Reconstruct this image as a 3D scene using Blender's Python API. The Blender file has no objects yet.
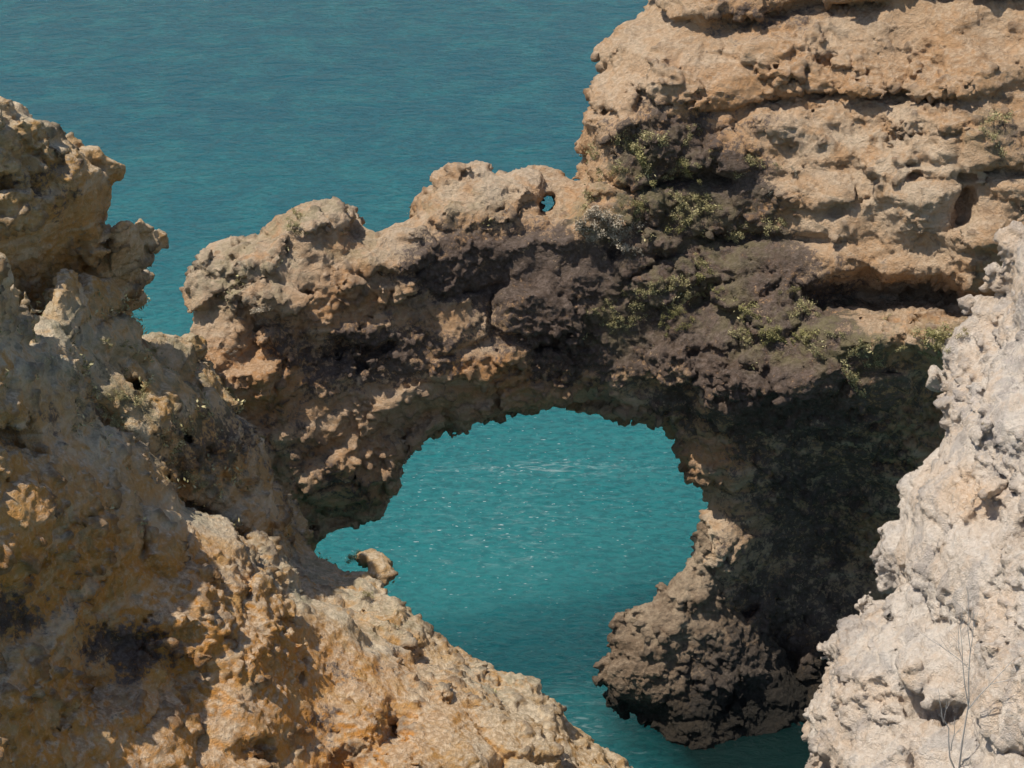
import bpy, math, random, time
import numpy as np
from mathutils import Vector
T0=time.time()
rng=np.random.default_rng(7); random.seed(5)
scene=bpy.context.scene
scene.view_settings.view_transform='Standard'; scene.view_settings.look='None'; scene.view_settings.exposure=0

# ------------------------------------------------------------ camera
PITCH=math.radians(28); H=60.0; FPX=1911.0
cam=bpy.data.cameras.new('camera'); co=bpy.data.objects.new('camera',cam); scene.collection.objects.link(co)
co.location=(0,0,H); co.rotation_euler=(math.radians(90)-PITCH,0,0)
cam.sensor_width=36; cam.lens=36*FPX/1024; cam.clip_end=20000; cam.clip_start=.5
scene.camera=co
SP,CP=math.sin(PITCH),math.cos(PITCH)
def to_world(a,b,c): return np.stack([a,b*SP+c*CP,H+b*CP-c*SP],-1)

# ------------------------------------------------------------ noise
PERM=rng.permutation(256).astype(np.int32); PERM=np.concatenate([PERM,PERM,PERM])
G=rng.normal(size=(256,3)).astype(np.float32); G/=np.linalg.norm(G,axis=1)[:,None]
J=(rng.random((256,3))*.8+.1).astype(np.float32); ID=rng.random(256).astype(np.float32)
def _pn(P):
    I=np.floor(P).astype(np.int32); f=(P-I).astype(np.float32); I&=255
    w=f*f*f*(f*(f*6-15)+10)
    out=0
    for dx in (0,1):
        wx=w[:,0] if dx else 1-w[:,0]
        px=PERM[(I[:,0]+dx)&255]
        for dy in (0,1):
            wy=w[:,1] if dy else 1-w[:,1]
            py=PERM[px+((I[:,1]+dy)&255)]
            wxy=wx*wy; fy=f[:,1]-dy; fx=f[:,0]-dx
            for dz in (0,1):
                wz=w[:,2] if dz else 1-w[:,2]
                g=G[PERM[py+((I[:,2]+dz)&255)]]
                out=out+wxy*wz*(g[:,0]*fx+g[:,1]*fy+g[:,2]*(f[:,2]-dz))
    return out
def noise(P,s,off=0.0):
    P=np.asarray(P,np.float32)/np.float32(s)+np.float32(off)
    out=np.empty(len(P),np.float32); K=100000
    for i in range(0,len(P),K): out[i:i+K]=_pn(P[i:i+K])
    return out*1.6
def _wo(Q):
    B=np.floor(Q-.5).astype(np.int32); f1=np.full(len(Q),9,np.float32); f2=f1.copy(); idv=np.zeros(len(Q),np.float32)
    for dx in (0,1):
        cx=B[:,0]+dx; px=PERM[cx&255]
        for dy in (0,1):
            cy=B[:,1]+dy; py=PERM[px+(cy&255)]
            for dz in (0,1):
                cz=B[:,2]+dz; h=PERM[py+(cz&255)]; j=J[h]
                d=np.sqrt((cx+j[:,0]-Q[:,0])**2+(cy+j[:,1]-Q[:,1])**2+(cz+j[:,2]-Q[:,2])**2)
                m=d<f1; f2=np.where(m,f1,np.minimum(f2,d)); idv=np.where(m,ID[h],idv); f1=np.where(m,d,f1)
    return f1,f2,idv
def worley(P,s,off=0.):
    Q=(np.asarray(P,np.float32)/np.array(s,np.float32)+np.float32(off)).astype(np.float32); o=np.empty((3,len(P)),np.float32); K=100000
    for i in range(0,len(P),K): o[:,i:i+K]=_wo(Q[i:i+K])
    return o
def sstep(a,b,x):
    t=np.clip((x-a)/(b-a),0,1); return t*t*(3-2*t)

# ------------------------------------------------------------ depth surface (thin plate through image pixels with chosen distances)
class Surf:
    def __init__(s,pts):
        uv=np.array([(p[0],p[1]) for p in pts],float)/500; y=np.array([p[2] for p in pts],float)
        c=y/(CP-(uv[:,1]*500-384)/FPX*SP)
        n=len(pts); K=s.k(uv,uv)+np.eye(n)*0.002
        A=np.zeros((n+3,n+3)); A[:n,:n]=K; A[:n,n]=1; A[:n,n+1:]=uv; A[n,:n]=1; A[n+1:,:n]=uv.T
        s.w=np.linalg.solve(A,np.concatenate([c,[0,0,0]])); s.uv=uv; s.n=n; s.lo=c.min()-4; s.hi=c.max()+4
    def k(s,p,q):
        r2=((p[:,None,:]-q[None,:,:])**2).sum(-1)+1e-9; return .5*r2*np.log(r2)
    def c(s,u,v):
        sh=u.shape; p=np.stack([u.ravel(),v.ravel()],-1)/500
        r=s.k(p,s.uv)@s.w[:s.n]+s.w[s.n]+p@s.w[s.n+1:]
        return np.clip(r,s.lo,s.hi).reshape(sh)
def face(s,T,L):
    # hollow centred just inside the exposed face: (u,v,rx,ry,rz,tilt[,inset])
    out=[]
    for q in L:
        u,v,rx,ry,rz,ti=q[:6]; off=q[6] if len(q)>6 else 0.
        c=float(s.c(np.array([float(u)]),np.array([float(v)]))[0])-T+off
        out.append((u,v,c*(CP-(v-384)/FPX*SP),rx,ry,rz,ti))
    return out
def poly_sd(u,v,poly):
    P=np.array(poly,float); Q=np.roll(P,-1,0)
    d=np.full(u.shape,1e9); ins=np.zeros(u.shape,bool)
    for (x0,y0),(x1,y1) in zip(P,Q):
        ex,ey=x1-x0,y1-y0; L=ex*ex+ey*ey+1e-9
        t=np.clip(((u-x0)*ex+(v-y0)*ey)/L,0,1)
        d=np.minimum(d,(u-x0-t*ex)**2+(v-y0-t*ey)**2)
        if y0!=y1:
            cnd=((y0>v)!=(y1>v))&(u<(x1-x0)*(v-y0)/(y1-y0)+x0); ins^=cnd
    d=np.sqrt(d); return np.where(ins,d,-d)
def blobs(u,v,L):
    r=np.zeros(u.shape)
    for (x,y,rx,ry,w) in L: r+=w*np.exp(-(((u-x)/rx)**2+((v-y)/ry)**2)**1.5)
    return r

def surface_nets(F,org,h):
    S=F<0
    cnt=np.zeros(tuple(n-1 for n in F.shape),np.int8); nx,ny,nz=F.shape
    for i in (0,1):
        for j in (0,1):
            for k in (0,1): cnt+=S[i:nx-1+i,j:ny-1+j,k:nz-1+k]
    m=(cnt>0)&(cnt<8); del cnt
    ci=np.argwhere(m); idx=np.full(m.shape,-1,np.int32); idx[m]=np.arange(len(ci))
    acc=np.zeros((len(ci),3)); num=np.zeros(len(ci))
    for ax in range(3):
        o=[x for x in range(3) if x!=ax]
        for p in (0,1):
            for q in (0,1):
                a=ci.copy(); a[:,o[0]]+=p; a[:,o[1]]+=q; b=a.copy(); b[:,ax]+=1
                fa=F[a[:,0],a[:,1],a[:,2]]; fb=F[b[:,0],b[:,1],b[:,2]]
                cr=(fa<0)!=(fb<0); t=np.where(cr,fa/np.where(cr,fa-fb,1),0)
                pt=a.astype(float); pt[:,ax]+=t
                acc[cr]+=pt[cr]; num[cr]+=1
    V=acc/num[:,None]*h+np.array(org)
    quads=[]
    for ax in range(3):
        o0,o1=[(1,2),(2,0),(0,1)][ax]
        sa=[slice(None)]*3; sb=[slice(None)]*3; sa[ax]=slice(0,-1); sb[ax]=slice(1,None)
        e=np.argwhere(S[tuple(sa)]!=S[tuple(sb)])
        lim=np.array(m.shape); ok=(e[:,o0]>0)&(e[:,o1]>0)&(e[:,o0]<lim[o0])&(e[:,o1]<lim[o1]); e=e[ok]
        neg=S[e[:,0],e[:,1],e[:,2]]
        def g(d0,d1):
            x=e.copy(); x[:,o0]-=d0; x[:,o1]-=d1; return idx[x[:,0],x[:,1],x[:,2]]
        q=np.stack([g(1,1),g(0,1),g(0,0),g(1,0)],-1)
        q[~neg]=q[~neg][:,::-1]; quads.append(q)
    return V,np.concatenate(quads)

def mesh_from(name,V,Q):
    me=bpy.data.meshes.new(name); n=len(V); k=Q.shape[1]
    me.vertices.add(n); me.vertices.foreach_set('co',V.astype(np.float32).ravel())
    me.loops.add(Q.size); me.loops.foreach_set('vertex_index',Q.astype(np.int32).ravel())
    me.polygons.add(len(Q)); me.polygons.foreach_set('loop_start',np.arange(0,Q.size,k,dtype=np.int32))
    me.update(calc_edges=True); return me

def smin(a,b,k):
    h=np.clip(.5+.5*(b-a)/k,0,1); return b*(1-h)+a*h-k*h*(1-h)

def strata(z,P):
    # layered limestone: broken, discontinuous bedding recesses, beds dipping gently
    w=z-.16*(P[:,0]-13)+.3*noise(P,6.0,3.1)+.22*noise(P,1.6,9.2); amp=.25+.75*sstep(-.25,.2,noise(P,4.0,17.7))
    q=np.zeros_like(w)
    for z0,wd,am in STR: q+=am*np.exp(-((w-z0)/wd)**2)
    return q*amp

VEG=[]   # (points, normals) where ground cover roots
def build_rock(name,parts,h,maskL,big=1.0,strat=None,carve=None,win=None,mat=None,fine=1.0,blk=1.0,veg=[],bed=1.9,seed=0.,rmin=.5,carve2=None,shear=0.):
    A0=[]
    for p in parts:
        s=p['surf']; uu=np.array([q[0] for q in p['poly']],float); vv=np.array([q[1] for q in p['poly']],float)
        c=s.c(uu,vv); A0.append((((uu-512)/FPX*c).min(),((uu-512)/FPX*c).max(),(-(vv-384)/FPX*c).min(),(-(vv-384)/FPX*c).max(),
            c.min()-p['T']-3.5,c.max()+p['T']+2))
    A0=np.array(A0); a0,a1=A0[:,0].min()-1.5,A0[:,1].max()+1.5; b0,b1=A0[:,2].min()-1.5,A0[:,3].max()+1.5; c0,c1=A0[:,4].min(),A0[:,5].max()
    av=np.arange(a0,a1,h); bv=np.arange(b0,b1,h); cv=np.arange(c0,c1,h)
    AA,BB=np.meshgrid(av,bv,indexing='ij'); F=None; maps=[]
    for p in parts:
        s=p['surf']
        A_=AA[::3,::3]; B_=BB[::3,::3]; c=np.full(A_.shape,(s.lo+s.hi)/2)
        for it in range(7): c=.4*c+.6*s.c(512+FPX*A_/c,384-FPX*B_/c)
        u=512+FPX*A_/c; v=384-FPX*B_/c
        def up(M):
            ia=np.arange(len(av))/3.; ib=np.arange(len(bv))/3.
            i0=np.minimum(ia.astype(int),M.shape[0]-2); j0=np.minimum(ib.astype(int),M.shape[1]-2); fa=(ia-i0)[:,None]; fb=(ib-j0)[None]
            return ((M[i0][:,j0]*(1-fa)+M[i0+1][:,j0]*fa)*(1-fb)+(M[i0][:,j0+1]*(1-fa)+M[i0+1][:,j0+1]*fa)*fb).astype(np.float32)
        c=up(c);u=up(u);v=up(v)
        d=poly_sd(u,v,p['poly'])*c/FPX
        R=p['R']; T=p['T']; Tb=p.get('Tb',T); rel=blobs(u,v,p.get('rel',[]))
        r=np.maximum(0,R-d)/R; e=p.get('e',2.4)
        s3=cv[None,None,:].astype(np.float32)-c[:,:,None]
        Tf=np.maximum(T+rel,.8).astype(np.float32)[:,:,None]
        s3=np.where(s3<0,-s3/Tf,s3/Tb)
        f=((r.astype(np.float32)[:,:,None])**e+s3**e)**(1/e)-1
        f*=min(R,T)
        F=f if F is None else smin(F,f,p.get('k',.6)); maps.append((u,v)); del f,s3
    def docarve(L,k_):
        for (u,v,y,rx,ry,rz,tilt) in L:   # hollows and clefts worn into the rock
            cc=y/(CP-(v-384)/FPX*SP); a=(u-512)/FPX*cc; b=-(v-384)/FPX*cc
            ex=rx*1.3+.3; ey=ry*1.3+abs(tilt)*rx+.3
            i=(av>a-ex)&(av<a+ex); j=(bv>b-ey)&(bv<b+ey); k=(cv>cc-rz*1.4)&(cv<cc+rz*1.4)
            if not(i.any() and j.any() and k.any()): continue
            i0,i1=np.where(i)[0][[0,-1]]; j0,j1=np.where(j)[0][[0,-1]]; k0,k1=np.where(k)[0][[0,-1]]
            X=av[i0:i1+1][:,None,None]-a; Y=bv[j0:j1+1][None,:,None]-b; Z=cv[k0:k1+1][None,None,:]-cc
            Y=Y+.12*np.sin(X*1.9+u)+.07*np.sin(X*4.3+v)
            g=(np.sqrt((X/rx)**2+((Y-tilt*X)/ry)**2+(Z/rz)**2)-1)*min(rx,ry,rz)
            sub=F[i0:i1+1,j0:j1+1,k0:k1+1]; sub[...]=-smin(-sub,g,k_)
    if carve is not None: docarve(carve,.25)
    band=np.argwhere(np.abs(F)<1.7)
    P=to_world(av[band[:,0]],bv[band[:,1]],cv[band[:,2]]).astype(np.float32)
    keep=P[:,2]>-3; band=band[keep]; P=P[keep]
    n1=noise(P,6.5,1.3+seed); n2=noise(P,2.8,5.7+seed); n3=noise(P,1.3,2.9+seed); n4=noise(P,.62,12.9)
    Pw=P+np.stack([n3*.45,n2*.5,n3*.15+n2*.12-shear*P[:,0]],-1)
    f1,f2,idv=worley(Pw,(3.0,3.0,bed),3.3+seed); g1,g2,idw=worley(Pw,(1.3,1.3,.85),9.1+seed)
    rz_=rmin+(1-rmin)*sstep(-.2,.35,noise(P,4.0,44.))     # rough zones / smoother eroded faces
    dsp=big*(.6*n1+.6*n2+(.42*(.33-np.abs(n3))*1.4+.18*n4)*rz_)+blk*(1.15*(idv-.5)*sstep(0,.2,f2-f1)-.24*np.exp(-(f2-f1)/.06)+rz_*.55*(idw-.5)*sstep(0,.2,g2-g1)-.08*np.exp(-(g2-g1)/.06))
    dd=-dsp
    if strat:
        wgt=strat(maps[0][0][band[:,0],band[:,1]],maps[0][1][band[:,0],band[:,1]])
        dd+=strata(P[:,2],P)*wgt
    F[band[:,0],band[:,1],band[:,2]]+=np.clip(dd,-1.6,1.6).astype(np.float32)
    if carve2 is not None: docarve(carve2,.15)
    if win is not None:
        u,v,y,r=win; cc=y/(CP-(v-384)/FPX*SP); a=(u-512)/FPX*cc; b=-(v-384)/FPX*cc
        i=np.abs(av-a)<2; j=np.abs(bv-b)<2; i0,i1=np.where(i)[0][[0,-1]]; j0,j1=np.where(j)[0][[0,-1]]
        k=cv/cc
        X=av[i0:i1+1][:,None,None]-a*k[None,None,:]; Y=bv[j0:j1+1][None,:,None]-b*k[None,None,:]
        g=np.sqrt((X*1.15)**2+(Y-.3*X)**2)-r
        sub=F[i0:i1+1,j0:j1+1,:]; sub[...]=np.maximum(sub,-g)
    zz=H+bv[None,:,None]*CP-cv[None,None,:]*SP
    F=np.maximum(F,(-2.5-zz).astype(np.float32))
    for ax in range(3):
        sl=[slice(None)]*3
        for e in (0,-1): sl[ax]=e; F[tuple(sl)]=np.maximum(F[tuple(sl)],.5)
    V,Q=surface_nets(F,(a0,b0,c0),h); del F
    lab=np.arange(len(V))
    for it in range(400):
        mn=lab[Q].min(1); new=lab.copy()
        for j in range(4): np.minimum.at(new,Q[:,j],mn)
        new=new[new]
        if (new==lab).all(): break
        lab=new
    cntl=np.bincount(lab); kv=cntl[lab]>4000
    remap=np.cumsum(kv)-1; Q=remap[Q[kv[Q[:,0]]]]; V=V[kv]
    W=to_world(V[:,0],V[:,1],V[:,2])
    me=mesh_from(name,W,Q)
    ob=bpy.data.objects.new(name,me); scene.collection.objects.link(ob)
    md=ob.modifiers.new('s','SUBSURF'); md.levels=1; md.render_levels=1; md.subdivision_type='SIMPLE'
    dg=bpy.context.evaluated_depsgraph_get(); me2=bpy.data.meshes.new_from_object(ob.evaluated_get(dg))
    ob.modifiers.clear(); ob.data=me2; bpy.data.meshes.remove(me); me=me2; me.name=name
    n=len(me.vertices); W=np.empty(n*3,np.float32); me.vertices.foreach_get('co',W); W=W.reshape(-1,3)
    N=np.empty(n*3,np.float32); me.vertex_normals.foreach_get('vector',N); N=N.reshape(-1,3)
    q1=noise(W,1.0,7.7); q2=noise(W,.48,3.3); q3=noise(W,.22,8.1); q5=noise(W,.5,21.3)
    rough=rmin+(1.2-rmin)*sstep(-.25,.35,noise(W,4.0,44.))
    f1,f2,idv=worley(W+q2[:,None]*.12,(.6,.6,.38),5.5)
    h1,h2,idh=worley(W+q1[:,None]*.3,(1.5,1.5,1.1),2.2)
    crack=np.exp(-((h2-h1)/.035)**2)*sstep(-.1,.2,noise(W,2.2,61.))
    D=.08*q1+rough*(.19*(idv-.5)*sstep(0,.15,f2-f1)+.12*(.28-np.abs(q2))+.12*q3)
    pit=sstep(.2,.4,q5)*sstep(-.1,.3,noise(W,2.6,15.5)); D-=.28*pit
    under=1-.5*sstep(-.1,-.7,N[:,2])      # water-worn undersides are smoother
    D=(D*fine-.15*crack)*under
    W2=W+N*D[:,None]; me.vertices.foreach_set('co',W2.ravel())
    aa=W[:,0]; yy=W[:,1]; zz=W[:,2]-H; cc_=yy*CP-zz*SP
    u=512+FPX*aa/cc_; v=384-FPX*(yy*SP+zz*CP)/cc_       # image pixel coordinates of each rock point, projected through the camera
    wob=noise(W,3.5,31.)*22+q1*14
    C=np.zeros((n,4),np.float32)
    for i,Lm in enumerate(list(maskL)+[veg]): C[:,i]=np.clip(blobs(u+wob,v-wob*.7,Lm),0,1)
    at=me.color_attributes.new('mask','FLOAT_COLOR','POINT'); at.data.foreach_set('color',C.ravel())
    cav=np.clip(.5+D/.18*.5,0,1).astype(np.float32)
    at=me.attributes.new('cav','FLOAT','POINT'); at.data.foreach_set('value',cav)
    if veg:
        clump=sstep(-.15,.25,noise(W,1.5,51.))*sstep(.0,.3,noise(W,.6,57.)+.15)
        front=(N[:,1]<.45)
        pr=C[:,3]*clump*sstep(-.45,.25,N[:,2])*front; pick=np.where(rng.random(n)<pr*.36)[0]
        VEG.append((W2[pick],N[pick])); print('tufts',len(pick))
    me.polygons.foreach_set('use_smooth',np.ones(len(me.polygons),bool)); me.update()
    if mat: me.materials.append(mat)
    print(name,n,'verts',round(time.time()-T0,1),'s')
    return ob

# ------------------------------------------------------------ materials
class NT:
    def __init__(s,m): m.use_nodes=True; s.t=m.node_tree; s.t.nodes.clear()
    def n(s,ty,**k):
        nd=s.t.nodes.new(ty)
        for a,b in k.items(): setattr(nd,a,b)
        return nd
    def l(s,a,b): s.t.links.new(a,b)
    def noise(s,co,sc,det=4,ro=.55,dist=0):
        n=s.n('ShaderNodeTexNoise'); n.inputs['Scale'].default_value=sc; n.inputs['Detail'].default_value=det
        n.inputs['Roughness'].default_value=ro; n.inputs['Distortion'].default_value=dist; s.l(co,n.inputs['Vector']); return n.outputs[0]
    def m(s,op,a,b=None,c=None):
        n=s.n('ShaderNodeMath',operation=op)
        for i,x in enumerate((a,b,c)):
            if x is None: continue
            if isinstance(x,(int,float)): n.inputs[i].default_value=x
            else: s.l(x,n.inputs[i])
        return n.outputs[0]
    def ss(s,x,a,b):
        n=s.n('ShaderNodeMapRange',interpolation_type='SMOOTHSTEP'); s.l(x,n.inputs[0]); n.inputs[1].default_value=a; n.inputs[2].default_value=b; return n.outputs[0]
    def mix(s,f,a,b,bt='MIX'):
        n=s.n('ShaderNodeMix',data_type='RGBA',blend_type=bt)
        if isinstance(f,(int,float)): n.inputs[0].default_value=f
        else: s.l(f,n.inputs[0])
        for i,x in ((6,a),(7,b)):
            if isinstance(x,tuple): n.inputs[i].default_value=(*x,1)
            else: s.l(x,n.inputs[i])
        return n.outputs[2]
def rock_mat(name,tan,ochre,pale,dark,toplichen=.5,speck=.45,crev=.4,bump=.3,grey=0.):
    m=bpy.data.materials.new(name); k=NT(m)
    geo=k.n('ShaderNodeNewGeometry'); co=geo.outputs['Position']
    at=k.n('ShaderNodeAttribute',attribute_name='mask'); sep=k.n('ShaderNodeSeparateColor'); k.l(at.outputs['Color'],sep.inputs[0])
    cav=k.n('ShaderNodeAttribute',attribute_name='cav').outputs['Fac']
    nb=k.noise(co,.28,5,.6,.6); nm=k.noise(co,1.1,6,.65,.4); nf=k.noise(co,5,6,.7); nff=k.noise(co,16,4,.7)
    mp=k.n('ShaderNodeMapping'); mp.inputs['Scale'].default_value=(.25,.25,1.6); k.l(co,mp.inputs[0]); ns=k.noise(mp.outputs[0],1.0,5,.6,.3)
    c=k.mix(k.ss(nb,.38,.62),tan,ochre)
    c=k.mix(k.m('MULTIPLY',sep.outputs[2],k.ss(nm,.3,.55)),c,tuple(x*y for x,y in zip(ochre,(1.15,.93,.65))))
    c=k.mix(k.m('MULTIPLY',k.ss(ns,.5,.68),.5),c,pale)
    c=k.mix(k.m('MULTIPLY',sep.outputs[1],k.ss(nm,.36,.55)),c,pale)
    c=k.mix(k.m('MULTIPLY',k.ss(nf,.48,.7),.4),c,pale)
    if grey: c=k.mix(k.m('MULTIPLY',k.ss(k.noise(co,.5,5,.65,.6),.5,.62),grey),c,(.44,.40,.37))
    mv=k.n('ShaderNodeMapping'); mv.inputs['Scale'].default_value=(2.2,2.2,.35); k.l(co,mv.inputs[0])
    c=k.mix(k.m('MULTIPLY',k.ss(k.noise(mv.outputs[0],1.0,5,.65,.4),.54,.7),.35),c,tuple(x*.55 for x in ochre))
    c=k.mix(k.m('MULTIPLY',k.ss(k.noise(co,.7,6,.7,.8),.56,.68),.45),c,tuple(x*.5 for x in tan))
    sx=k.n('ShaderNodeSeparateXYZ'); k.l(geo.outputs['Normal'],sx.inputs[0])
    up=k.m('ADD',sx.outputs[2],k.m('MULTIPLY',k.m('SUBTRACT',nm,.5),1.4))
    g=k.mix(k.ss(nf,.4,.6),tuple(x*.45 for x in pale),tuple(x*.97 for x in pale))
    c=k.mix(k.m('MULTIPLY',k.ss(up,.6,1.0),toplichen),c,g)
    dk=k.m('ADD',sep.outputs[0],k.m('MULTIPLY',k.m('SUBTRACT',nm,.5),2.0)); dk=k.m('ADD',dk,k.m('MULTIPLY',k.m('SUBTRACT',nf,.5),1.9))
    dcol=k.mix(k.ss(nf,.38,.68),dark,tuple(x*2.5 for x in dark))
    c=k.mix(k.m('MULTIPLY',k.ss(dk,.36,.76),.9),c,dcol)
    c=k.mix(k.m('MULTIPLY',k.m('MULTIPLY',at.outputs['Alpha'],k.ss(nm,.42,.58)),.5),c,(.26,.225,.105))
    c=k.mix(k.m('MULTIPLY',k.ss(nff,.58,.7),speck),c,tuple(x*1.3 for x in dark))
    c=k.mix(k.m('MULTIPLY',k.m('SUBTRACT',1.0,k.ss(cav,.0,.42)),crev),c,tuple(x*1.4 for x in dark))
    sp=k.n('ShaderNodeSeparateXYZ'); k.l(co,sp.inputs[0])
    wet=k.m('SUBTRACT',1.0,k.ss(k.m('ADD',sp.outputs[2],k.m('MULTIPLY',k.m('SUBTRACT',nm,.5),3.0)),1.4,3.2))
    c=k.mix(k.m('MULTIPLY',wet,.9),c,(.022,.02,.016))
    b=k.n('ShaderNodeBsdfPrincipled'); k.l(c,b.inputs['Base Color'])
    k.l(k.m('SUBTRACT',.95,k.m('MULTIPLY',wet,.45)),b.inputs['Roughness']); b.inputs['Specular IOR Level'].default_value=.2
    h=k.m('ADD',k.m('MULTIPLY',nf,.9),k.m('MULTIPLY',nff,.4))
    bp=k.n('ShaderNodeBump'); bp.inputs['Strength'].default_value=1; bp.inputs['Distance'].default_value=bump; k.l(h,bp.inputs['Height']); k.l(bp.outputs[0],b.inputs['Normal'])
    o=k.n('ShaderNodeOutputMaterial'); k.l(b.outputs[0],o.inputs[0]); return m
DRK=(.070,.053,.045)
M_arch=rock_mat('limestone_arch',(.56,.385,.24),(.54,.32,.165),(.70,.55,.39),DRK,.5,.35)
M_left=rock_mat('limestone_ochre',(.64,.43,.22),(.62,.34,.11),(.85,.72,.53),DRK,.6,.25,.5)
M_right=rock_mat('limestone_pale',(.78,.65,.52),(.70,.53,.38),(.87,.79,.69),(.28,.24,.21),.3,.25,.45,.3,.55)
M_foot=rock_mat('limestone_dark_wet',(.25,.175,.115),(.20,.135,.085),(.50,.38,.26),(.05,.04,.033),.4)

# ------------------------------------------------------------ rocks
STR=[(33.6,.35,1.5),(30.4,.25,1.1),(27.4,.3,1.0),(24.6,.25,.7),(22.0,.35,.5),(36,.4,1.)]
hole=[(680,440),(670,424),(640,416),(622,418),(600,411),(560,406),(520,405),(480,410),(450,418),(422,434),(401,460),(400,484),(381,510),(344,518),(308,520)]
top=[(150,345),(190,335),(195,290),(202,262),(212,249),(240,245),(266,236),(272,211),(288,203),(325,202),(348,212),(362,234),(388,238),(414,228),(420,202),(436,186),(460,171),(490,163),(530,165),(552,177),(582,182),(588,155),(586,135),(597,95),(605,72),(607,50),(624,36),(644,20),(650,0)]
polyA=top+[(654,-90),(1180,-90),(1180,1000),(700,1000),(722,735),(714,690),(708,640),(700,590),(703,548),(708,510),(700,472)]+hole+[(300,560),(308,640),(300,760),(120,760),(100,500)]
sA=Surf([(190,340,80),(190,240,83),(300,210,84),(400,330,83),(490,170,86),(560,300,84.5),(650,420,83.2),(600,100,88),(650,-50,93),(900,-50,90),(1150,-50,86),
  (900,150,84.5),(1150,200,80),(750,350,82.5),(900,400,80),(1150,500,77),(697,500,81.2),(700,600,80.4),(700,735,79.8),(900,735,78.5),(320,520,80),(200,600,80),(850,560,83)])
cleft=[(900,291,76,4.0,.8,6,-.02),(962,301,75,2.4,.6,4.5,-.08)]
carveA=[(900,292,76.5,3.9,.85,5,-.03),(965,304,75,2.0,.6,3.5,-.1)]+face(sA,4.4,[(345,358,.8,.5,1.2,0),(865,190,.7,.6,1,0),(836,205,.5,.4,1,0),(882,465,.6,.6,1.2,0),(965,205,.4,.8,1,0),(670,95,.2,1.2,.6,1),(468,295,.45,1.6,1,0),
   (380,350,1.2,.5,1,.2),(560,345,.9,.4,1,-.2),(700,300,.7,.5,1,.3),(620,250,.5,.7,1,0),(300,300,.8,.3,.8,.6),(255,330,.4,.9,.8,.3),(1000,120,.5,.9,1,0),(740,75,.3,.25,.7,0),(780,110,.35,.2,.7,0),(830,60,.5,.25,.7,0),(900,90,.3,.3,.7,0)])+[
  (820,550,74.5,3.4,4.6,4.2,0),(800,660,75.3,3.4,4.8,5.2,0),(752,520,76.8,1.7,2.4,2.2,0)]
relA=[(770,370,130,55,2.6),(900,345,100,28,2.0),(815,580,100,130,-2.9),(940,150,45,90,1.1),(905,215,35,28,.9),(870,185,25,25,.6),(950,250,40,20,.8),(480,290,30,60,-.8),(490,195,60,30,-.6),(560,195,20,30,-2.5),(700,230,90,50,-.8)]
mA=[[(450,260,60,45,.7),(560,285,110,65,.9),(650,340,120,60,.9),(705,225,85,75,.85),(785,310,75,70,.75),(650,145,55,50,.7),(720,150,60,45,.5),(850,370,90,50,.7),(820,470,110,80,.7),(790,640,110,110,.8),(380,360,95,38,.8),(740,400,70,40,.7),  # dark lichen; lower-right patches also paint shade onto the inner wall
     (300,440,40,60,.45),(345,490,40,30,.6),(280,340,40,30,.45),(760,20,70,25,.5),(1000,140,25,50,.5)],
    [(240,270,70,35,.9),(490,185,60,24,.9),(400,240,40,20,.6),(320,220,40,20,.7),(900,190,70,70,.7),(640,70,60,50,.5),(820,130,80,30,.6),(710,540,12,50,1.0)],  # pale rock; the narrow strip paints the leg's sunlit rim
    [(470,378,80,20,.8),(260,380,60,50,.8),(330,300,60,40,.4),(720,90,150,50,.4),(910,400,60,60,.4),(725,455,25,30,.5)]]
vA=[(650,185,65,50,1),(690,290,65,50,1),(800,335,75,35,1),(940,335,40,18,1),(610,330,25,30,.7),(245,275,50,45,1),(290,215,45,18,1),(600,220,40,20,1),(740,230,50,30,.7),(990,130,20,30,.6),(860,350,60,25,.9),(350,250,40,20,.7),(450,210,50,20,.6),(900,385,40,20,.4)]
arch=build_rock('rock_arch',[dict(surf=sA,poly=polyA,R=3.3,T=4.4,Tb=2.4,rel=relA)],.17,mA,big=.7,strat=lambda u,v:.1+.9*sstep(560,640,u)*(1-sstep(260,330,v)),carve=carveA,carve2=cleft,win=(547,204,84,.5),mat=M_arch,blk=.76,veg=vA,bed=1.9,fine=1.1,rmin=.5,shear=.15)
arch['label']='weathered ochre limestone cliff pierced by natural sea arch'; arch['category']='rock arch'

polyF=[(600,662),(612,636),(636,608),(660,588),(688,566),(704,530),(718,535),(740,600),(785,655),(845,715),(850,830),(700,830),(640,724),(606,696)]
sF=Surf([(606,660,77.6),(684,575,79.2),(705,520,80),(800,650,79.6),(700,735,76.5),(640,720,76.8),(850,800,76.5)])
foot=build_rock('shore_rock',[dict(surf=sF,poly=polyF,R=1.9,T=1.7,rel=[(650,650,30,40,.2)],e=1.5)],.12,[[(750,690,70,80,1.)],[(640,612,30,25,.8),(694,570,20,40,1.)],[]],big=.6,mat=M_foot,blk=.45,fine=1.15,bed=1.8,rmin=.7,seed=2.)
foot['label']='craggy dark wet rock at foot of arch in the sea'; foot['category']='rock'

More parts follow.
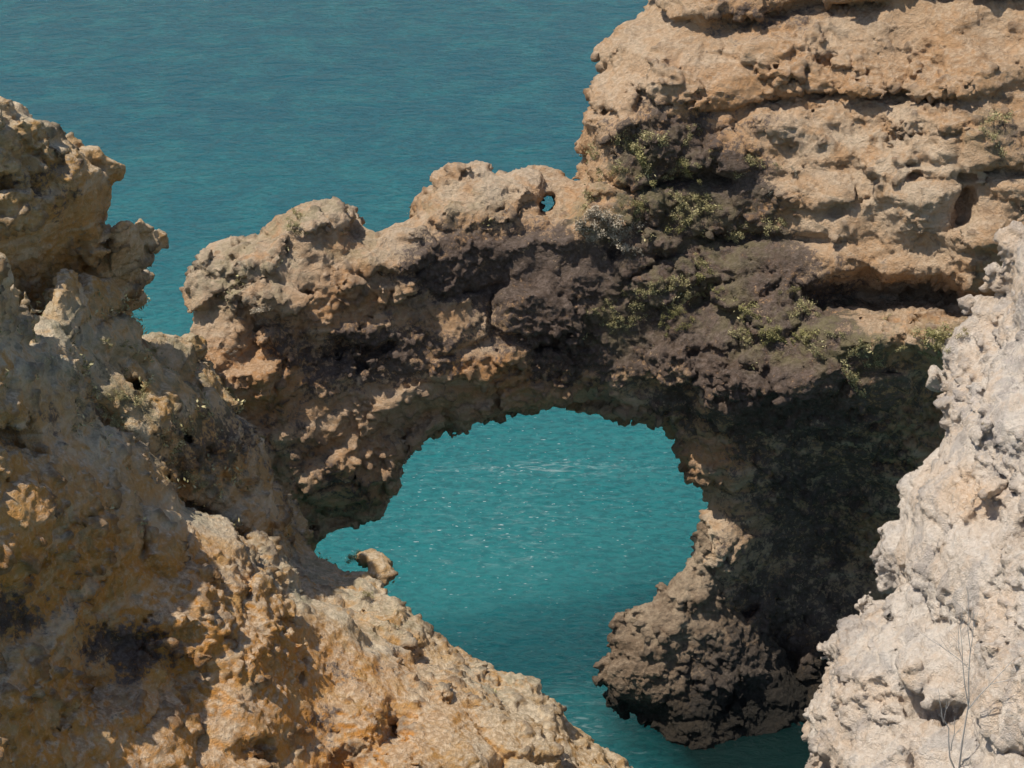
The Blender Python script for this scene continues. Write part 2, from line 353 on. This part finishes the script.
polyB1=[(-150,500),(-90,330),(-30,150),(-6,100),(22,102),(32,116),(50,120),(58,138),(80,150),(88,166),(102,172),(106,205),(103,222),(118,231),(132,217),(144,228),(146,262),(132,296),(126,330),(158,338),(195,350),(216,400),(248,428),(280,500),(302,545),(340,568),(375,575),(398,602),(428,640),(470,666),(520,682),(560,702),(575,727),(600,747),(640,792),(760,1250),(-180,1250)]
sB1=Surf([(-150,80,62),(0,95,64),(150,240,68),(135,330,72),(200,360,75),(60,300,66),(150,420,68),(255,430,72),(318,545,70),(390,575,66),(250,600,62),(470,665,62),(600,745,59),(0,768,54),(300,768,57),(700,1200,50),(-150,1200,44)])
polyB2=[(-180,760),(-100,560),(-40,360),(0,252),(22,280),(40,330),(75,368),(100,424),(150,462),(190,517),(250,542),(290,588),(345,600),(372,642),(430,668),(490,698),(560,740),(610,800),(700,1250),(-180,1250)]
sB2=Surf([(-150,230,53),(0,250,55.0),(75,372,57),(150,468,58.5),(250,548,59),(345,610,59.5),(490,700,58.3),(600,790,56),(0,420,51.9),(0,500,50.4),(0,768,44.6),(100,480,55.0),(110,600,53.2),(200,700,52.3),(350,768,53.2),(-150,1200,36),(650,1200,46)])
polyB3=[(60,275),(100,292),(140,345),(175,372),(205,395),(238,420),(258,445),(272,490),(290,525),(260,535),(225,520),(180,480),(140,440),(90,390),(50,330)]
sB3=Surf([(60,275,62),(140,345,64),(238,420,67),(300,525,66),(180,480,62),(90,390,60),(170,420,61.5)])
relB2=[(120,655,50,40,-1.1),(330,710,26,80,-1.4),(60,500,80,50,.5),(225,600,45,50,.6),(410,740,40,50,.9),(40,400,50,40,.4),(190,700,40,60,-.7),(265,690,25,80,.9),(30,620,35,40,-.7)]
relB1=[(60,210,50,60,.8),(130,260,25,50,.5),(85,270,18,50,-1.8),(190,430,30,40,-1.2),(30,150,30,40,.8)]
mB=[[(20,430,80,25,.35),(50,600,50,35,.35),(120,655,48,38,.9),(30,190,50,30,.35),(60,190,40,50,.3),(240,560,70,40,.3),(300,470,30,60,.45),(100,380,40,40,.4),(230,450,40,50,.4),(400,660,70,30,.3),(180,430,60,60,.45),(10,610,35,35,.6),(330,720,18,50,.4)],
    [(50,350,100,40,.9),(110,440,60,30,.8),(200,515,70,25,.8),(280,570,50,20,.8),(350,590,60,22,.8),(140,250,30,40,.5),(480,685,80,18,.8),(400,640,40,18,.7),(30,120,60,30,.6),(240,430,40,30,.5)],
    [(80,560,160,60,.9),(200,680,200,90,1.),(350,730,120,80,.9),(100,740,150,60,.9),(210,460,30,30,.6),(100,220,40,60,.6),(40,470,80,50,.5)]]
cB=face(sB2,3.3,[(122,655,1.3,.95,.9,.2,0),(338,735,.35,1.7,1.1,.1),(190,712,1.4,.32,.9,.4),(60,455,1.6,.25,.9,-.5),(300,640,.3,1.0,1,.4),(30,690,1.2,.25,.9,.25),(20,610,1.0,.7,1,.3),(230,640,.28,1.2,.9,.1),(180,570,.9,.3,.9,-.7),
    (400,700,.28,.9,.9,.3),(70,560,.9,.25,.9,.2),(270,745,.7,.3,.9,.3),(450,745,.3,.8,.8,.2),(90,740,.9,.3,.9,-.2)])+face(sB1,2.8,[(105,275,.35,1.3,1.2,.2),(80,290,.3,1.3,1.3,.4),(65,205,.3,1.2,1,0),(45,160,.6,.25,.8,-.4),(470,700,.6,.3,.8,0)])+face(sB3,1.8,[(190,445,1.6,.35,1.3,-1.1),(240,490,1.3,.3,1.3,-.9),(130,385,.8,.3,1,-.8),(215,430,.25,.8,.8,0)])
vB=[(130,370,80,50,1),(100,320,40,30,.9),(200,400,50,30,1),(330,575,45,28,1),(215,480,40,25,.8),(60,350,60,40,.7),(480,685,70,15,.8),(170,345,30,12,1),(150,430,60,40,.8),(400,615,40,20,.8),(190,510,60,20,.7),(270,560,40,20,.7),(30,130,30,15,.5)]
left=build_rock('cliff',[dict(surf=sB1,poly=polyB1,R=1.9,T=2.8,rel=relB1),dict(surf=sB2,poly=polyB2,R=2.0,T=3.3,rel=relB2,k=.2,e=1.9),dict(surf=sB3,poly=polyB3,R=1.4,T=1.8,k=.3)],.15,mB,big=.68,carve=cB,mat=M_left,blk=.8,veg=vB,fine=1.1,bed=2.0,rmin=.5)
left['label']='rugged ochre limestone cliff ridge sloping down to the sea'; left['kind']='structure'

polyC=[(1250,60),(1060,150),(1036,205),(1018,240),(1004,285),(996,326),(970,344),(952,392),(946,436),(930,466),(908,490),(902,545),(892,600),(856,636),(824,676),(810,700),(803,745),(818,775),(804,1200),(1250,1200)]
sC=Surf([(1250,60,60),(1030,205,66),(986,325,67),(915,470,64),(876,600,61),(796,745,58),(1024,500,58),(1024,768,50),(1250,500,48),(850,1200,45),(1250,1200,36)])
mC=[[(975,410,40,30,.4),(1010,340,20,60,.4),(990,450,30,20,.5)],[(960,640,140,160,.5),(1000,400,60,80,.5)],[(965,500,35,28,1.),(1000,610,30,30,.8),(880,690,35,30,.5),(1015,700,30,40,.5)]]
cC=face(sC,3.4,[(968,500,.8,.6,1.0,0),(930,600,.2,1.6,.8,.5),(990,560,1.5,.2,.8,.5),(900,690,1.3,.2,.8,-.6),(985,690,.25,1.3,.8,.2),(1000,440,.2,1.2,.8,.4),(940,660,.8,.2,.7,.8),(870,730,.25,.9,.7,.3),(1010,640,.5,.4,.7,0),(950,560,.5,.3,.6,0),(985,370,.3,.9,.7,.3)])
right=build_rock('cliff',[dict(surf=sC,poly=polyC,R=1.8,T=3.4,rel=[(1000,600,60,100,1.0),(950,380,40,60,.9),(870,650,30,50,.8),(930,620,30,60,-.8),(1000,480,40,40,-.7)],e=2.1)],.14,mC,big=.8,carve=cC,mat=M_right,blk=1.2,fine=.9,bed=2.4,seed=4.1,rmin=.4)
right['label']='pale sunlit cream limestone cliff face with rough pitted surface'; right['kind']='structure'

# ------------------------------------------------------------ sea
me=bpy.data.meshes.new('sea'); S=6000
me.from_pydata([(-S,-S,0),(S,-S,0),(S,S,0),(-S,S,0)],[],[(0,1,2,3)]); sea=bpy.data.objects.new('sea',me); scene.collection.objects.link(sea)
sea['kind']='structure'; sea['label']='calm turquoise green sea with fine ripples'
m=bpy.data.materials.new('sea_water'); k=NT(m); geo=k.n('ShaderNodeNewGeometry'); co=geo.outputs['Position']
sp=k.n('ShaderNodeSeparateXYZ'); k.l(co,sp.inputs[0]); X,Y=sp.outputs[0],sp.outputs[1]
big=k.noise(co,.03,4,.5,.5); mid=k.noise(co,.25,4,.6,.5)
yy=k.m('ADD',Y,k.m('MULTIPLY',k.m('SUBTRACT',big,.5),50))
mp=k.n('ShaderNodeMapping'); mp.inputs['Scale'].default_value=(.6,1.1,1); mp.inputs['Rotation'].default_value=(0,0,.25); k.l(co,mp.inputs[0])
r1=k.noise(mp.outputs[0],.6,3,.55,.6); r2=k.noise(mp.outputs[0],2.4,5,.65,.6)
c=k.mix(k.ss(yy,95,170),(.015,.165,.174),(.003,.086,.120))
c=k.mix(k.m('MULTIPLY',k.ss(mid,.42,.7),.3),c,(.022,.20,.20))
c=k.mix(k.m('MULTIPLY',k.ss(r2,.42,.62),.45),c,(.002,.046,.064))
mpf=k.n('ShaderNodeMapping'); mpf.inputs['Scale'].default_value=(.5,1.6,1); k.l(co,mpf.inputs[0])
fn=k.noise(mpf.outputs[0],1.3,7,.72,1.5)
def gauss(cx,cy,rx,ry):
    a=k.m('POWER',k.m('DIVIDE',k.m('SUBTRACT',X,cx),rx),2.0); b=k.m('POWER',k.m('DIVIDE',k.m('SUBTRACT',Y,cy),ry),2.0)
    return k.m('EXPONENT',k.m('MULTIPLY',k.m('ADD',a,b),-1.0))
# colour lightened against the arch's shadow; dark reflection and shade painted by the pillar
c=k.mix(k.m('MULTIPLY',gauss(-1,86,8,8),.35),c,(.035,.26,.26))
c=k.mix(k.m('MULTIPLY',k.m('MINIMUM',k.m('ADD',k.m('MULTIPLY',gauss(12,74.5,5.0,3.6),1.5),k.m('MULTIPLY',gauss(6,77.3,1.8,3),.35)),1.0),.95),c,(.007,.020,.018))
fm=k.m('ADD',k.m('MULTIPLY',gauss(4,102,9,.9),.8),k.m('MULTIPLY',gauss(0,95,9,10),.65)); fm=k.m('ADD',fm,k.m('MULTIPLY',gauss(3.5,77,2.5,5),.9)); fm=k.m('ADD',fm,k.m('MULTIPLY',gauss(7,74.2,2,.5),.5))
foam=k.m('MULTIPLY',k.ss(k.m('ADD',fn,k.m('MULTIPLY',fm,.09)),.55,.84),k.m('MINIMUM',fm,1.0))
c=k.mix(k.m('MULTIPLY',foam,.6),c,(.45,.55,.53))
spk=k.m('MULTIPLY',k.ss(k.noise(mpf.outputs[0],4.5,2,.5,0),.68,.74),k.m('MINIMUM',k.m('MULTIPLY',gauss(-1,97,9,12),1.2),1.0))  # sun glints painted as white specks in the water colour
c=k.mix(k.m('MULTIPLY',spk,.8),c,(.7,.75,.72))
b=k.n('ShaderNodeBsdfPrincipled',subsurface_method='BURLEY'); k.l(c,b.inputs['Base Color']); b.inputs['Roughness'].default_value=.12; b.inputs['IOR'].default_value=1.33; b.inputs['Specular IOR Level'].default_value=.2
b.inputs['Subsurface Weight'].default_value=1; b.inputs['Subsurface Radius'].default_value=(1,1,1); b.inputs['Subsurface Scale'].default_value=40
w=k.m('ADD',r1,k.m('MULTIPLY',r2,.5))
bp=k.n('ShaderNodeBump'); bp.inputs['Strength'].default_value=1; bp.inputs['Distance'].default_value=1.0; k.l(w,bp.inputs['Height']); k.l(bp.outputs[0],b.inputs['Normal'])
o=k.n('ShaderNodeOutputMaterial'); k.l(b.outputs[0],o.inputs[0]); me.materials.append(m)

# ------------------------------------------------------------ light
el=math.radians(65); az=math.radians(-100)   # azimuth from +Y towards +X
sd=Vector((math.sin(az)*math.cos(el),math.cos(az)*math.cos(el),math.sin(el)))
L=bpy.data.lights.new('sun','SUN'); L.energy=5; L.angle=math.radians(.5); L.color=(1,.94,.84)
lo=bpy.data.objects.new('sun',L); lo.rotation_euler=sd.to_track_quat('Z','Y').to_euler(); lo.location=(0,0,100); scene.collection.objects.link(lo)
wd=bpy.data.worlds.new('World'); scene.world=wd; wd.use_nodes=True; t=wd.node_tree
sk=t.nodes.new('ShaderNodeTexSky'); sk.sky_type='NISHITA'; sk.sun_disc=False; sk.sun_elevation=el; sk.sun_rotation=az
bg=t.nodes['Background']; t.links.new(sk.outputs[0],bg.inputs[0]); bg.inputs[1].default_value=.13

# ------------------------------------------------------------ plants
def leaf_mat(name,c1,c2):
    m=bpy.data.materials.new(name); k=NT(m); geo=k.n('ShaderNodeNewGeometry')
    rn=geo.outputs['Random Per Island']; c=k.mix(rn,c1,c2)
    b=k.n('ShaderNodeBsdfPrincipled'); k.l(c,b.inputs['Base Color']); b.inputs['Roughness'].default_value=.8; b.inputs['Specular IOR Level'].default_value=.2
    o=k.n('ShaderNodeOutputMaterial'); k.l(b.outputs[0],o.inputs[0]); return m
M_green=leaf_mat('leaves_green',(.13,.12,.045),(.38,.33,.14)); M_olive=leaf_mat('leaves_olive',(.20,.175,.075),(.50,.43,.22)); M_dry=leaf_mat('leaves_dry',(.28,.22,.15),(.56,.48,.36))
M_cover=leaf_mat('leaves_cover',(.20,.18,.08),(.58,.50,.27))
def leaves(r,ctr,ls):
    n=len(ctr)
    d=r.normal(size=(n,3)); d/=np.linalg.norm(d,axis=1)[:,None]; d[:,2]=np.abs(d[:,2]); e=np.cross(d,r.normal(size=(n,3))); e/=np.linalg.norm(e,axis=1)[:,None]
    s=ls*(.6+.9*r.random((n,1)))
    V=np.concatenate([ctr-d*s,ctr+e*s*.45,ctr+d*s*1.2,ctr-e*s*.45]); i=np.arange(n); return V,np.stack([i,i+n,i+2*n,i+3*n],-1)
def shrub_mesh(name,mat,seed,n=1100,ls=.045):
    # dense, low, uneven cushion of small leaves
    r=np.random.default_rng(seed)
    cl=r.normal(size=(16,3))*[.36,.36,.12]; cl[:,2]=np.abs(cl[:,2])*1.2
    ctr=cl[r.integers(0,16,n)]+r.normal(size=(n,3))*.10; ctr[:,2]=np.maximum(ctr[:,2],-.05)
    V,Q=leaves(r,ctr,ls); me=mesh_from(name,V,Q); me.materials.append(mat); return me
SH={'g':[shrub_mesh('shrub',M_green,i) for i in range(2)]+[shrub_mesh('shrub',M_olive,i) for i in (8,9)],'o':[shrub_mesh('shrub',M_olive,i+20) for i in range(3)],'d':[shrub_mesh('shrub',M_dry,i+10) for i in range(3)]}
bpy.context.view_layer.update(); dg=bpy.context.evaluated_depsgraph_get()
def hit(u,v):
    d=Vector(((u-512)/FPX,-(v-384)/FPX*SP+CP,-(v-384)/FPX*CP-SP)).normalized()
    return scene.ray_cast(dg,Vector((0,0,H)),d)
spots=[(620,158,22,7,'g',1.1),(650,195,40,20,'g',.9),(604,222,22,10,'d',1.),(700,160,35,9,'o',.8),(690,200,25,9,'o',.8),(670,290,35,20,'o',.8),(612,330,18,8,'o',.7),(720,305,30,16,'g',.8),
 (790,345,28,18,'g',.9),(825,325,20,14,'o',.9),(950,335,18,12,'g',.9),(745,240,25,6,'o',.7),(293,218,14,7,'o',.6),(245,290,40,10,'d',.5),(235,268,14,6,'o',.5),(95,325,18,7,'o',.5),(130,365,25,12,'g',.5),
 (175,395,28,10,'o',.5),(170,342,14,4,'o',.4),(205,485,22,5,'o',.5),(322,560,14,8,'g',.5),(345,585,22,6,'o',.4),(600,742,12,3,'o',.4),(480,685,30,6,'d',.4),(990,130,12,4,'g',.8),(100,400,30,6,'o',.5),
 (40,300,20,4,'d',.5),(240,440,20,5,'d',.4),(155,300,8,2,'o',.4),(640,245,30,5,'d',.6),(870,345,30,11,'o',.7),(540,690,20,3,'d',.3),(760,200,30,4,'d',.6),(985,420,18,3,'d',.4),(20,440,40,4,'d',.4),(480,185,30,3,'d',.3)]
cnt=0
for (u,v,s,n,kd,sz) in spots:
    for i in range(n):
        if cnt>=295: break
        best=None
        for tr in range(4):
            ok,loc,nor,ix,ob,mt=hit(random.gauss(u,s*.75),random.gauss(v,s*.6))
            if ok and ob.name!='sea' and (best is None or nor.z>best[1].z): best=(loc,nor)
        if best is None or best[1].z<-.2: continue
        loc,nor=best
        me=random.choice(SH[kd]); o=bpy.data.objects.new('shrub',me); scene.collection.objects.link(o)
        z=sz*random.uniform(.6,1.3); o.location=loc+nor*.08; o.scale=(z,z,z*random.uniform(.6,1))
        q=Vector((nor.x*.8,nor.y*.8,max(nor.z,.4))).to_track_quat('Z','Y').to_euler(); o.rotation_euler=(q.x,q.y,random.uniform(0,6.28) if nor.z>.7 else q.z)
        o['category']='shrub'; o['group']='shrubs growing on the cliffs'
        o['label']={'g':'low green shrub clinging to limestone rock','o':'small olive coloured shrub growing on rocky ledge','d':'dry greyish brown shrub growing on limestone rock'}[kd]; cnt+=1
print('shrubs',cnt)
P=np.concatenate([v[0] for v in VEG]); Nn=np.concatenate([v[1] for v in VEG])
if len(P)>45000:
    s=rng.choice(len(P),45000,replace=False); P=P[s]; Nn=Nn[s]
ctr=np.repeat(P+Nn*.06,8,0)+rng.normal(size=(len(P)*8,3))*.11
V,Q=leaves(rng,ctr,.07); me=mesh_from('ground_cover',V,Q); me.materials.append(M_cover)
o=bpy.data.objects.new('ground_cover',me); scene.collection.objects.link(o); o['kind']='stuff'; o['label']='patchy olive low plants covering rock ledges and crests'; o['category']='ground cover'
ok,loc,nor,ix,ob,mt=hit(958,760)
import bmesh
bm=bmesh.new()
def tube(p,q,r0,r1):
    d=(q-p); L_=d.length; rot=d.to_track_quat('Z','Y').to_matrix().to_4x4(); rot.translation=(p+q)/2
    bmesh.ops.create_cone(bm,segments=5,radius1=r0,radius2=r1,depth=L_,matrix=rot,cap_ends=True)
def grow(p,d,l,r,g):
    q=p+d*l; mid=p+d*l*.5+Vector((random.gauss(0,.03),random.gauss(0,.03),0))*l
    tube(p,mid,r,r*.85); tube(mid,q,r*.85,r*.65)
    if g==0: return
    for i in range(random.choice((1,2))):
        nd=(d+Vector((random.gauss(0,.3),random.gauss(0,.2),random.gauss(0,.15)))).normalized(); grow(p+d*l*random.uniform(.5,1),nd,l*random.uniform(.4,.6),r*.6,g-1)
    grow(q,(d+Vector((random.gauss(0,.1),0,0))).normalized(),l*.7,r*.65,g-1)
for dx,l in ((-.3,1.6),(-.03,3.3),(.3,1.6)):
    grow(Vector((dx*.3,0,-.3)),Vector((dx,-.12,1)).normalized(),l,.034,3)
me=bpy.data.meshes.new('dry_bush'); bm.to_mesh(me); o=bpy.data.objects.new('dry_bush',me); scene.collection.objects.link(o); o.location=loc+Vector((0,-.3,0))
m=bpy.data.materials.new('dry_twig'); k=NT(m); geo=k.n('ShaderNodeNewGeometry'); c=k.mix(k.noise(geo.outputs['Position'],6),(.42,.38,.34),(.58,.53,.48)); b=k.n('ShaderNodeBsdfPrincipled'); k.l(c,b.inputs['Base Color']); b.inputs['Roughness'].default_value=.9
oo=k.n('ShaderNodeOutputMaterial'); k.l(b.outputs[0],oo.inputs[0]); me.materials.append(m)
o['label']='leafless grey dry bush with thin upright stalks'; o['category']='dry bush'
print('done',round(time.time()-T0,1))
